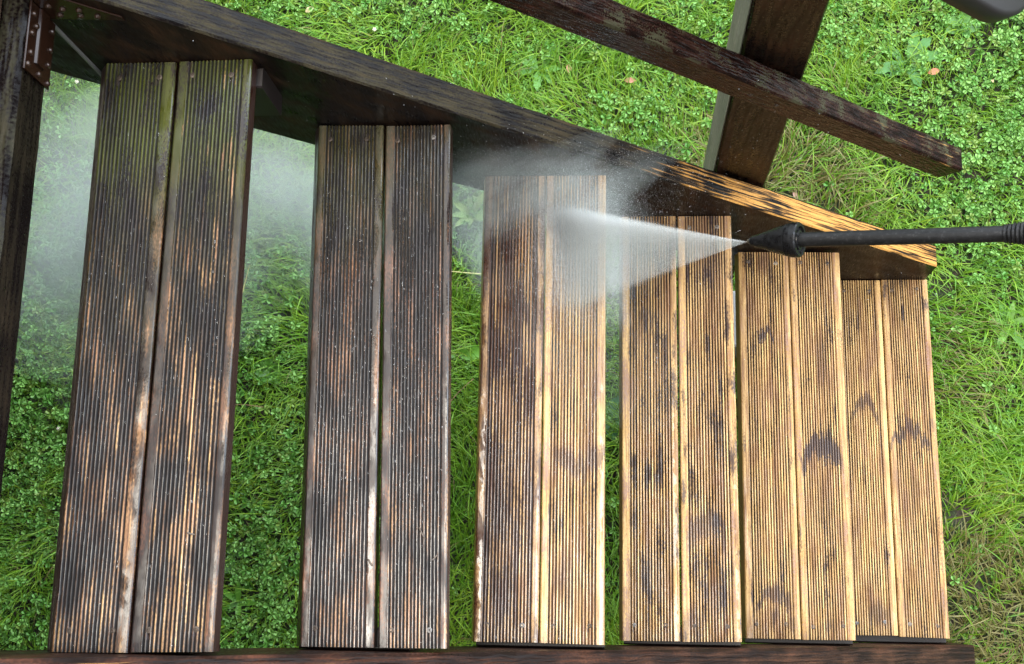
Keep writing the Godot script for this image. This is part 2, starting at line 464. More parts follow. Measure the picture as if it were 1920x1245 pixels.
# texture for a stained beam: length along x, four sides down y; chip and algae are [side][start, end] strengths
func beam_material(seed_: int, w: int, chip: Array, moss: Array, base_a: Color, base_b: Color, rough: float, step_at := 0.5, step_wide := 0.5, patchy := false) -> StandardMaterial3D:
	var h := 256
	var streak := noise_bytes(seed_, 0.06, w, h, 3, 12, FastNoiseLite.TYPE_SIMPLEX_SMOOTH)
	streak = noise_image(seed_, 0.10, w, h, 3, 18, FastNoiseLite.TYPE_SIMPLEX_SMOOTH, true).get_data()
	var blot := noise_bytes(seed_ + 1, 0.012, w, h, 4)
	var fine := noise_bytes(seed_ + 2, 0.2, w, h, 2)
	var line := noise_image(seed_ + 3, 0.17, w, h, 2, 26, FastNoiseLite.TYPE_SIMPLEX_SMOOTH, true).get_data()
	var out := PackedByteArray()
	out.resize(w * h * 3)
	var rgh := PackedByteArray()
	rgh.resize(w * h)
	var o := 0
	for y in h:
		var side := y * 4 / h
		var c0: float = chip[side][0]
		var c1: float = chip[side][1]
		var m0: float = moss[side][0]
		var m1: float = moss[side][1]
		var edge := 1.0 - absf((y % 64) - 32.0) / 32.0     # 0 at an edge
		var near_edge := 0.10 * (1.0 - smoothstep(0.0, 0.16, edge))
		for x in w:
			var i := y * w + x
			var t := float(x) / w
			var ramp := smoothstep(step_at - step_wide * 0.5, step_at + step_wide * 0.5, t)
			var b := blot[i] / 255.0
			var f := fine[i] / 255.0
			var s := streak[i] / 255.0
			var l := line[i] / 255.0
			var amount := lerpf(c0, c1, ramp)
			var kk := amount - 0.32 * (1.0 - minf(1.0, amount * 2.5)) + near_edge * minf(1.0, amount * 4.0) + (s - 0.5) * 0.6 + (b - 0.5) * 0.4 + (l - 0.5) * 0.75
			var bare := smoothstep(0.38, 0.74, kk) * lerpf(0.30, 1.0, grain_gate(l))
			var mm := lerpf(m0, m1, ramp) * (smoothstep(0.58, 0.66, b * 0.5 + f * 0.28 + s * 0.22) if patchy else smoothstep(0.40, 0.66, b * 0.30 + f * 0.35 + s * 0.35))
			var p := clampf((b * 0.5 + f * 0.35 + s * 0.55 - 0.42) * 1.8, 0.0, 1.3)
			p = p * p
			var cr := lerpf(base_a.r, base_b.r, p)
			var cg := lerpf(base_a.g, base_b.g, p)
			var cb := lerpf(base_a.b, base_b.b, p)
			cr = lerpf(cr, 0.036, mm); cg = lerpf(cg, 0.042, mm); cb = lerpf(cb, 0.020, mm)
			var tone := clampf(0.2 + l * 0.9 + (f - 0.5) * 0.5, 0.0, 1.0)
			cr = lerpf(cr, lerpf(0.11, 0.52, tone), bare)
			cg = lerpf(cg, lerpf(0.034, 0.26, tone), bare)
			cb = lerpf(cb, lerpf(0.006, 0.065, tone), bare)
			out[o] = gamma[int(minf(cr, 1.0) * 4095.0)]
			out[o + 1] = gamma[int(minf(cg, 1.0) * 4095.0)]
			out[o + 2] = gamma[int(minf(cb, 1.0) * 4095.0)]
			o += 3
			rgh[i] = int(clampf(rough + (f - 0.5) * 0.35 + (s - 0.5) * 0.3 + mm * 0.3 + bare * 0.1, 0.08, 1.0) * 255.0)
	var m := StandardMaterial3D.new()
	m.albedo_texture = tex(out, w, h)
	m.metallic_specular = 0.26
	m.roughness_texture = tex(rgh, w, h, Image.FORMAT_L8)
	m.heightmap_enabled = true
	m.heightmap_texture = ImageTexture.create_from_image(noise_image(seed_ + 9, 0.12, w, h, 3, 6, FastNoiseLite.TYPE_SIMPLEX_SMOOTH, true))
	m.heightmap_scale = 0.14
	return m

func grain_gate(l: float) -> float:
	return smoothstep(0.36, 0.46, l)

func sy(x: float, b: float) -> float:      # height on a line parallel to the stringers
	return GY - 0.948 * x + b

func build_stair() -> void:
	gamma.resize(4096)
	for i in 4096:
		gamma[i] = clampi(roundi(255.0 * Color(i / 4095.0, 0, 0).linear_to_srgb().r), 0, 255)
	var stair := thing("garden_stair", "dark stained wooden garden stair with six grooved treads, half of it washed clean", "stair", Vector3.ZERO)
	var bead := ImageTexture.create_from_image(noise_image(77, 0.09, 256, 2048, 2, 1, FastNoiseLite.TYPE_CELLULAR))
	var dark_side := mat(Color(0.022, 0.008, 0.005), 0.35)
	var side_noise := ImageTexture.create_from_image(noise_image(70, 0.03, 256, 256, 4))
	dark_side.roughness_texture = side_noise
	dark_side.roughness = 0.7
	var gold_side := mat(Color(0.42, 0.22, 0.05), 0.3)
	var tan_side := mat(Color(0.22, 0.12, 0.045), 0.5)
	var screw_mat := mat(Color(0.14, 0.13, 0.12), 0.5, 0.5)
	var rust_mat := mat(Color(0.06, 0.045, 0.035), 0.5, 0.5)
	var screw := screw_mesh()
	for n in 12:
		var tx := board_textures(n)
		var m := StandardMaterial3D.new()
		m.albedo_texture = tx[0]
		m.roughness_texture = tx[1]
		m.metallic_specular = 0.46 if n < 2 else 0.52 if n < 6 else 0.45
		m.heightmap_enabled = true
		m.heightmap_texture = bead
		m.heightmap_scale = 0.012
		if n < 12:
			m.clearcoat_enabled = true
			m.clearcoat = [0.4, 0.4, 0.8, 0.8, 1.0, 1.0, 0.9, 0.8, 0.3, 0.3, 0.25, 0.25][n]
			m.clearcoat_roughness = 0.07
			m.clearcoat_texture = tx[2]
		var o := put("tread_board", board_mesh(n), null, stair)
		o.set_surface_override_material(0, m)
		o.set_surface_override_material(1, dark_side if n < 4 else gold_side if n == 4 else tan_side)
		meta(o, looks[n].label)
		var q: Array = boards[n]
		for v in [0.028, 0.966]:
			for u in [0.2 + rng.randf_range(-0.02, 0.02), 0.755 + rng.randf_range(-0.03, 0.03)]:
				var vv: float = v + rng.randf_range(-0.003, 0.003)
				var at := Vector3(q[1], 0, q[2]).lerp(Vector3(q[5], 0, q[6]), vv).lerp(Vector3(q[3], 0, q[4]).lerp(Vector3(q[7], 0, q[8]), vv), u)
				var s := put("screw", screw, screw_mat if rng.randf() < 0.45 and n > 2 else rust_mat, o)
				s.position = Vector3(at.x, GY - RISE * q[0] - 0.0012, at.z)
				s.scale = Vector3.ONE * 1.2
				s.rotation = Vector3(rng.randf_range(-0.15, 0.15), rng.randf() * TAU, rng.randf_range(-0.15, 0.15))
	# stringers
	var ends := func(x0: float, x1: float, zi: float, zo: float, top: float, bot: float) -> Array:
		return [[Vector3(x0, sy(x0, top), zi), Vector3(x0, sy(x0, top), zo), Vector3(x0, sy(x0, bot), zo), Vector3(x0, sy(x0, bot), zi)],
			[Vector3(x1, sy(x1, top), zi), Vector3(x1, sy(x1, top), zo), Vector3(x1, maxf(0.0, sy(x1, bot)), zo), Vector3(x1, maxf(0.0, sy(x1, bot)), zi)]]
	var brown_a := Color(0.004, 0.003, 0.003)
	var brown_b := Color(0.034, 0.016, 0.011)
	var e: Array = ends.call(-0.027, 1.644, ZF, -0.984, 0.274, -0.150)
	var far_m := beam_material(201, 2048, [[0.0, 0.74], [0.0, 0.1], [0.0, 0.0], [0.0, 0.03]], [[0.42, 0.0], [0.2, 0.0], [0.0, 0.0], [0.12, 0.0]], brown_a, Color(0.030, 0.012, 0.006), 0.42, 0.60, 0.46)
	var fs := put("stringer", beam_mesh(e[0], e[1], 80, 0.004, 0.5), far_m, stair)
	meta(fs, "far sloping stringer, dark with algae above and stripped to golden grain below")
	e = ends.call(-0.35, 1.71, ZN + 0.057, ZN, 0.215, -0.150)
	var e0: Array = e[0]
	var e1: Array = e[1]
	var near_m := beam_material(211, 2048, [[0.20, 0.06], [0.0, 0.0], [0.0, 0.0], [0.0, 0.0]], [[0.0, 0.15], [0.0, 0.0], [0.0, 0.0], [0.0, 0.0]], Color(0.008, 0.004, 0.003), Color(0.060, 0.022, 0.012), 0.48, 0.6, 0.6)
	var ns := put("stringer", beam_mesh([e0[0], e0[1], e0[2], e0[3]], [e1[0], e1[1], e1[2], e1[3]], 80, 0.006, 0.6), near_m, stair)
	meta(ns, "near sloping stringer along the bottom edge, brown with chipped edges")
	# the short board that carries on behind the beam, and the joint between them
	var stub_m := beam_material(221, 512, [[0.0, 0.0], [0.0, 0.0], [0.0, 0.0], [0.0, 0.03]], [[0.4, 0.4], [0.0, 0.0], [0.0, 0.0], [0.15, 0.1]], Color(0.005, 0.003, 0.003), Color(0.020, 0.009, 0.006), 0.4)
	put("end_board", beam_mesh([Vector3(-0.40, GY + 0.30, ZF - 0.004), Vector3(-0.40, GY + 0.30, -0.98), Vector3(-0.40, sy(-0.40, -0.150), -0.98), Vector3(-0.40, sy(-0.40, -0.150), ZF - 0.004)],
		[Vector3(-0.029, GY + 0.30, ZF - 0.004), Vector3(-0.029, GY + 0.30, -0.98), Vector3(-0.029, sy(-0.029, -0.150), -0.98), Vector3(-0.029, sy(-0.029, -0.150), ZF - 0.004)], 12, 0.003), stub_m, stair)
	put("joint_strip", beam_mesh([Vector3(-0.033, GY + 0.139, ZF + 0.004), Vector3(-0.033, GY + 0.139, ZF - 0.006), Vector3(-0.026, GY + 0.139, ZF - 0.006), Vector3(-0.026, GY + 0.139, ZF + 0.004)],
		[Vector3(-0.033, GY - 0.05, ZF + 0.004), Vector3(-0.033, GY - 0.05, ZF - 0.006), Vector3(-0.026, GY - 0.05, ZF - 0.006), Vector3(-0.026, GY - 0.05, ZF + 0.004)], 4, 0.002), mat(Color(0.10, 0.095, 0.085), 0.3), stair)
	# beam at the head of the stair
	var head_m := beam_material(231, 1024, [[0.06, 0.02], [0.0, 0.0], [0.0, 0.0], [0.0, 0.0]], [[0.3, 0.2], [0.0, 0.0], [0.0, 0.0], [0.12, 0.05]], Color(0.003, 0.002, 0.002), Color(0.016, 0.009, 0.006), 0.32)
	put("head_beam", beam_mesh([Vector3(-0.026, GY + 0.222, ZF + 0.003), Vector3(-0.125, GY + 0.222, ZF + 0.003), Vector3(-0.125, GY + 0.140, ZF + 0.003), Vector3(-0.026, GY + 0.140, ZF + 0.003)],
		[Vector3(-0.026, GY + 0.222, ZN + 0.40), Vector3(-0.125, GY + 0.222, ZN + 0.40), Vector3(-0.125, GY + 0.140, ZN + 0.40), Vector3(-0.026, GY + 0.140, ZN + 0.40)], 40, 0.006, 0.5), head_m, stair)
	# edge of the deck that the beam carries
	var deck_m := beam_material(235, 512, [[0.2, 0.2], [0.1, 0.1], [0.0, 0.0], [0.1, 0.1]], [[0.2, 0.2], [0.0, 0.0], [0.0, 0.0], [0.0, 0.0]], Color(0.05, 0.03, 0.02), Color(0.14, 0.085, 0.05), 0.45)
	for k in 11:
		var x0 := -0.062 - 0.126 * k
		put("deck_board", beam_mesh([Vector3(x0, GY + 0.250, -0.99), Vector3(x0 - 0.12, GY + 0.250, -0.99), Vector3(x0 - 0.12, GY + 0.223, -0.99), Vector3(x0, GY + 0.223, -0.99)],
			[Vector3(x0, GY + 0.250, 1.6), Vector3(x0 - 0.12, GY + 0.250, 1.6), Vector3(x0 - 0.12, GY + 0.223, 1.6), Vector3(x0, GY + 0.223, 1.6)], 12, 0.004), deck_m, stair)
	# cleats under the treads
	var cleat_m := mat(Color(0.008, 0.004, 0.003), 0.5)
	for k in 6:
		var y := GY - RISE * k - 0.0285
		for z in [ZF + 0.020, ZN - 0.0195]:
			var c := put("tread_support", box_mesh(Vector3(0.262 if z < -0.5 and k == 0 else 0.19 if z < -0.5 or k < 2 else 0.244, 0.12, 0.036)), cleat_m, stair)
			c.position = Vector3((0.122 if z < -0.5 or k > 1 else 0.105) + 0.2815 * k, y - 0.06, z)
	# post, middle rail, handrail
	var post_m := beam_material(241, 1024, [[0.0, 0.0], [0.0, 0.0], [0.0, 0.0], [0.0, 0.0]], [[0.0, 0.0], [0.0, 0.0], [0.0, 0.0], [0.0, 0.0]], Color(0.003, 0.0016, 0.001), Color(0.030, 0.012, 0.006), 0.34)
	var xs := 1.0425
	var post := put("post", beam_mesh([Vector3(xs + 0.118, 0.0, -0.988), Vector3(xs + 0.118, 0.0, -1.113), Vector3(xs, 0.0, -1.113), Vector3(xs, 0.0, -0.988)],
		[Vector3(xs + 0.118, GY + 0.31, -0.988), Vector3(xs + 0.118, GY + 0.31, -1.113), Vector3(xs, GY + 0.31, -1.113), Vector3(xs, GY + 0.31, -0.988)], 30, 0.004, 0.4), post_m, stair)
	meta(post, "upright square post outside the far stringer, weathered grey on its left face")
	var weather := beam_material(245, 512, [[0.0, 0.0], [0.0, 0.0], [0.0, 0.0], [0.0, 0.0]], [[0.2, 0.2], [0.5, 0.5], [0.5, 0.5], [0.5, 0.5]], Color(0.15, 0.155, 0.11), Color(0.42, 0.41, 0.30), 0.75)
	var skin := put("weathered_face", beam_mesh([Vector3(xs - 0.001, 0.0, -0.992), Vector3(xs - 0.001, 0.0, -1.109), Vector3(xs - 0.003, 0.0, -1.109), Vector3(xs - 0.003, 0.0, -0.992)],
		[Vector3(xs - 0.001, GY + 0.30, -0.992), Vector3(xs - 0.001, GY + 0.30, -1.109), Vector3(xs - 0.003, GY + 0.30, -1.109), Vector3(xs - 0.003, GY + 0.30, -0.992)], 8, 0.0005), weather, post)
	skin.set_meta("label", "grey weathered bare wood on the left face of the post")
	var rl := func(x: float, off: float) -> Vector2: return Vector2(x, GY - 0.945 * x + off)
	var dn := Vector2(-0.687, -0.727) * 0.058
	var a: Vector2 = rl.call(0.30, 0.838)
	var b: Vector2 = rl.call(1.526, 0.838)
	var rail_m := beam_material(251, 2048, [[0.04, 0.26], [0.0, 0.0], [0.0, 0.0], [0.0, 0.10]], [[0.7, 0.8], [0.0, 0.0], [0.0, 0.0], [0.0, 0.0]], Color(0.004, 0.002, 0.0015), Color(0.034, 0.010, 0.006), 0.28, 0.8, 0.4, true)
	var rail := put("middle_rail", beam_mesh([Vector3(a.x, a.y, -0.938), Vector3(a.x, a.y, -0.9875), Vector3(a.x + dn.x, a.y + dn.y, -0.9875), Vector3(a.x + dn.x, a.y + dn.y, -0.938)],
		[Vector3(b.x, b.y, -0.938), Vector3(b.x, b.y, -0.9875), Vector3(b.x + dn.x, b.y + dn.y, -0.9875), Vector3(b.x + dn.x, b.y + dn.y, -0.938)], 60, 0.004, 0.6), rail_m, stair)
	for k in 2:
		var s := put("screw", screw, rust_mat, rail)
		var p: Vector2 = rl.call(1.085 + 0.05 * k, 0.838)
		s.position = Vector3(p.x - 0.022, p.y - 0.022, -0.9385)
		s.rotation = Vector3(PI / 2, 0, 0)
	put("handrail", handrail_mesh(), mat(Color(0.009, 0.007, 0.0065), 0.55), stair)
	build_bracket(stair, rust_mat)
	build_beads(stair)

func build_beads(stair: Node3D) -> void:
	var sm := SphereMesh.new()
	sm.radius = 1.0
	sm.height = 1.2
	sm.radial_segments = 10
	sm.rings = 5
	var mm := MultiMesh.new()
	mm.transform_format = MultiMesh.TRANSFORM_3D
	mm.mesh = sm
	mm.instance_count = 1500
	var r := RandomNumberGenerator.new()
	r.seed = 321
	for i in mm.instance_count:
		var n: int = [0, 1, 2, 2, 2, 3, 3, 3, 4, 4, 5, 5, 6][r.randi() % 13]
		var q: Array = boards[n]
		var k: Dictionary = looks[n]
		var v := clampf(r.randfn(0.45, 0.22), 0.01, 0.99)
		var w: float = 1.0 - k.ml - k.mr
		var u: float = k.ml + w * (r.randi() % GROOVES + 0.19) / GROOVES
		var deep := 0.0
		if r.randf() < 0.3:
			u = r.randf_range(0.03, 0.97)
			deep = 0.0
		elif r.randf() < 0.5:
			u += w / GROOVES * 0.44
			deep = 0.0035
		var at := Vector3(q[1], 0, q[2]).lerp(Vector3(q[5], 0, q[6]), v).lerp(Vector3(q[3], 0, q[4]).lerp(Vector3(q[7], 0, q[8]), v), u)
		at.y = GY - RISE * q[0] - deep
		var s := r.randf_range(0.0005, 0.0012)
		mm.set_instance_transform(i, Transform3D(Basis(Vector3.UP, r.randf() * 0.3) * Basis.from_scale(Vector3(s, s * 0.8, s * r.randf_range(1.0, 3.0))), at))
	var o := MultiMeshInstance3D.new()
	o.name = "water_beads"
	o.multimesh = mm
	var m := StandardMaterial3D.new()
	m.albedo_color = Color(1, 1, 1, 0.03)
	m.transparency = BaseMaterial3D.TRANSPARENCY_ALPHA
	m.roughness = 0.04
	m.metallic_specular = 0.5
	o.material_override = m
	stair.add_child(o)
	o.set_meta("kind", "stuff")

func screw_mesh() -> ArrayMesh:
	var st := SurfaceTool.new()
	st.begin(Mesh.PRIMITIVE_TRIANGLES)
	var rows := [Vector2(0.0, 0.0006), Vector2(0.0012, 0.0006), Vector2(0.0018, 0.0016), Vector2(0.0038, 0.0012), Vector2(0.0043, -0.0012)]
	for i in rows.size() - 1:
		st.set_smooth_group(i)
		for k in 12:
			var a0 := TAU * k / 12.0
			var a1 := TAU * (k + 1) / 12.0
			var p: Vector2 = rows[i]
			var q: Vector2 = rows[i + 1]
			quad(st, Vector3(cos(a0) * p.x, p.y, sin(a0) * p.x), Vector3(cos(a0) * q.x, q.y, sin(a0) * q.x), Vector3(cos(a1) * q.x, q.y, sin(a1) * q.x), Vector3(cos(a1) * p.x, p.y, sin(a1) * p.x))
	st.generate_normals()
	return st.commit()

func handrail_mesh() -> ArrayMesh:
	# plank lying along the slope with a half-round nose; built in (along slope, z) and laid on its plane
	var st := SurfaceTool.new()
	st.begin(Mesh.PRIMITIVE_TRIANGLES)
	st.set_smooth_group(1)
	var d := Vector3(1.0, -0.945, 0.0).normalized()
	var up := Vector3(0.945, 1.0, 0.0).normalized()
	var o := Vector3(1.365, GY + 0.116 + 0.045, -1.0)
	var edge := [Vector2(-1.6, 0.1)]
	for k in 25:
		var a := PI * k / 24.0
		edge.append(Vector2(sin(a) * 0.12, cos(a) * 0.1))
	edge.append(Vector2(-1.6, -0.1))
	var ring := func(shrink: float, h: float) -> PackedVector3Array:
		var r := PackedVector3Array()
		for p in edge:
			var q: Vector2 = p
			var at: Vector3 = o + d * (q.x - (shrink if q.x > -1.0 else 0.0) * 1.0) + Vector3(0, 0, q.y - signf(q.y) * shrink) + up * h
			r.append(at)
		return r
	var layers := [ring.call(0.006, -0.04), ring.call(0.0, -0.034), ring.call(0.0, -0.006), ring.call(0.006, 0.0)]
	for i in 3:
		var p: PackedVector3Array = layers[i]
		var q: PackedVector3Array = layers[i + 1]
		for k in p.size():
			var j := (k + 1) % p.size()
			quad(st, p[k], p[j], q[j], q[k])
	for i in [0, 3]:
		var p: PackedVector3Array = layers[i]
		var n := p.size()
		for k in n / 2:
			if k < n / 2 - 1: quad(st, p[k], p[k + 1], p[n - 2 - k], p[n - 1 - k])
	st.generate_normals()
	return st.commit()

func build_bracket(stair: Node3D, bolt_mat: Material) -> void:
	var m := mat(Color(0.016, 0.006, 0.003), 0.24, 0.1)
	var br := Node3D.new()
	br.name = "corner_bracket"
	stair.add_child(br)
	br.set_meta("label", "brown painted metal corner bracket with bolt heads at the head of the stair")
	var x := -0.0235
	var plate := put("plate", beam_mesh([Vector3(x + 0.003, GY + 0.221, -0.921), Vector3(x, GY + 0.221, -0.921), Vector3(x, GY + 0.142, -0.921), Vector3(x + 0.003, GY + 0.142, -0.921)],
		[Vector3(x + 0.003, GY + 0.221, -0.815), Vector3(x, GY + 0.221, -0.815), Vector3(x, GY + 0.142, -0.815), Vector3(x + 0.003, GY + 0.142, -0.815)], 4, 0.001), m, br)
	put("rib", beam_mesh([Vector3(x + 0.007, GY + 0.192, -0.921), Vector3(x + 0.002, GY + 0.196, -0.921), Vector3(x + 0.002, GY + 0.166, -0.921), Vector3(x + 0.007, GY + 0.170, -0.921)],
		[Vector3(x + 0.007, GY + 0.192, -0.835), Vector3(x + 0.002, GY + 0.196, -0.835), Vector3(x + 0.002, GY + 0.166, -0.835), Vector3(x + 0.007, GY + 0.170, -0.835)], 4, 0.001), m, br)
	var zz := ZF + 0.002
	put("plate", beam_mesh([Vector3(-0.020, GY + 0.262, zz + 0.003), Vector3(-0.020, GY + 0.262, zz), Vector3(-0.020, GY + 0.160, zz), Vector3(-0.020, GY + 0.160, zz + 0.003)],
		[Vector3(0.090, GY + 0.160, zz + 0.003), Vector3(0.090, GY + 0.160, zz), Vector3(0.090, GY + 0.148, zz), Vector3(0.090, GY + 0.148, zz + 0.003)], 4, 0.001), m, br)
	var head := lathe([Vector2(0.0, 0.0052), Vector2(0.002, 0.0050), Vector2(0.0042, 0.0035), Vector2(0.005, 0.0)], 12)
	var bm := mat(Color(0.03, 0.016, 0.010), 0.2, 0.3)
	for p in [[0.210, -0.905], [0.210, -0.875], [0.208, -0.845], [0.212, -0.825], [0.152, -0.905], [0.152, -0.875], [0.154, -0.85], [0.150, -0.822], [0.178, -0.824], [0.200, -0.89]]:
		var b := put("bolt_head", head, bm, br)
		b.position = Vector3(x + 0.0025, GY + p[0], p[1])
	for p in [[-0.005, 0.200], [0.012, 0.190], [0.035, 0.185], [0.030, 0.168], [0.055, 0.165], [0.000, 0.172]]:
		var b := put("bolt_head", head, bm, br)
		b.position = Vector3(p[0], GY + p[1], zz + 0.0025)
		b.rotation = Vector3(0, -PI / 2, 0)

# unseen clad walls behind the deck and along the near side, added for shade
func build_shade_walls() -> void:
	var h := thing("shade_walls", "unseen timber clad walls added to shade the grass under the stair", "shade_walls", Vector3(-1.5, 0, 0))
	var m := mat(Color(0.10, 0.075, 0.055), 0.7)
	var mesh := box_mesh(Vector3(9.0, 0.19, 0.03), 0.004)
	var mesh2 := box_mesh(Vector3(6.0, 0.19, 0.03), 0.004)
	for k in 24:
		var a := put("shade_cladding", mesh2, m, h)
		a.position = Vector3(0.0, 0.1 + 0.2 * k, -1.35)
		a.rotation = Vector3(0, PI / 2, 0)
		var b := put("shade_cladding", mesh, m, h)
		b.position = Vector3(4.5, 0.1 + 0.2 * k, 1.55)
	var core := mat(Color(0.06, 0.05, 0.045), 0.9)
	var w1 := put("shade_wall", box_mesh(Vector3(0.2, 4.8, 6.2), 0.005), core, h)
	w1.position = Vector3(-0.125, 2.4, -1.25)
	var w2 := put("shade_wall", box_mesh(Vector3(9.2, 4.8, 0.2), 0.005), core, h)
	w2.position = Vector3(4.5, 2.4, 1.68)

# ------------------------------------------------------------------ pressure washer

func build_lance() -> void:
	var tip := Vector3(1.049, GY - 0.154, -0.658)
	var tail := Vector3(1.421, GY + 0.038, -0.609)
	var axis := (tail - tip).normalized()
	var side := axis.cross(Vector3.UP).normalized()
	var t := thing("washer_lance", "black plastic pressure washer lance with conical nozzle pointing left over the stair", "pressure washer", tip)
	t.basis = Basis(axis, side.cross(axis).normalized(), side)
	var black := mat(Color(0.006, 0.006, 0.0065), 0.36)
	black.roughness_texture = ImageTexture.create_from_image(noise_image(301, 0.03, 256, 256, 4))
	black.roughness = 0.75
	var tube := mat(Color(0.034, 0.034, 0.036), 0.5)
	var scuff := noise_image(302, 0.02, 512, 256, 5)
	var sd := scuff.get_data()
	var out := PackedByteArray()
	out.resize(512 * 256 * 3)
	var fine := noise_bytes(303, 0.08, 512, 256, 3)
	for i in 512 * 256:
		var s := smoothstep(0.60, 0.75, sd[i] / 255.0 * 0.6 + fine[i] / 255.0 * 0.4)
		var d := smoothstep(0.64, 0.70, fine[i] / 255.0 * 0.5 + (255 - sd[i]) / 255.0 * 0.5)
		var v := lerpf(lerpf(0.008, 0.040, s * 0.6), 0.003, d)
		for c in 3: out[i * 3 + c] = to8(v)
	tube.metallic_specular = 0.4
	black.metallic_specular = 0.4
	tube.albedo_color = Color.WHITE
	tube.albedo_texture = tex(out, 512, 256)
	var r := 0.0119
	put("nozzle_head", lathe([Vector2(0.001, 0.0), Vector2(0.0, 0.0055), Vector2(0.003, 0.0080), Vector2(0.018, 0.0120), Vector2(0.050, 0.0225), Vector2(0.064, 0.0262), Vector2(0.0655, 0.0245)], 36), black, t)
	put("nozzle_collar", lathe([Vector2(0.0655, 0.0240), Vector2(0.067, 0.0275), Vector2(0.0745, 0.0285), Vector2(0.083, 0.0285), Vector2(0.0855, 0.0270), Vector2(0.0855, 0.0225), Vector2(0.0815, 0.0215), Vector2(0.0815, 0.0165), Vector2(0.085, 0.0155), Vector2(0.086, 0.0120)], 36), black, t)
	put("spray_tip", lathe([Vector2(-0.004, 0.0), Vector2(-0.004, 0.0035), Vector2(0.002, 0.0045), Vector2(0.004, 0.0060)], 20), mat(Color(0.10, 0.09, 0.07), 0.4, 0.6), t)
	put("lance_pipe", lathe([Vector2(0.081, r * 0.98), Vector2(0.10, r), Vector2(0.38, r * 1.02), Vector2(0.66, r * 1.04)], 32), tube, t)
	var rows := [Vector2(0.392, r * 1.03)]
	for k in 7:
		var x := 0.394 + 0.006 * k
		rows.append(Vector2(x, r * 1.05 + 0.0008 * k))
		rows.append(Vector2(x + 0.0012, r * 1.16 + 0.0008 * k))
		rows.append(Vector2(x + 0.0040, r * 1.16 + 0.0008 * k))
		rows.append(Vector2(x + 0.0050, r * 1.05 + 0.0008 * k))
	rows.append(Vector2(0.45, r * 1.6))
	rows.append(Vector2(0.62, r * 1.7))
	rows.append(Vector2(0.622, r * 1.0))
	put("ribbed_coupling", lathe(rows, 32), tube, t)

# ------------------------------------------------------------------ spray

func fog(parent: Node3D, called: String, at: Vector3, size: Vector3, density: float, basis_ := Basis.IDENTITY, cone := false) -> void:
	var f := FogVolume.new()
	f.name = numbered(called, parent)
	f.shape = RenderingServer.FOG_VOLUME_SHAPE_CONE if cone else RenderingServer.FOG_VOLUME_SHAPE_ELLIPSOID
	f.size = size
	f.position = at
	f.basis = basis_
	var m := FogMaterial.new()
	m.density = density
	m.albedo = Color(0.96, 1.0, 0.97)  # faint green tint stands in for light bounced off the grass
	f.material = m
	parent.add_child(f, true)

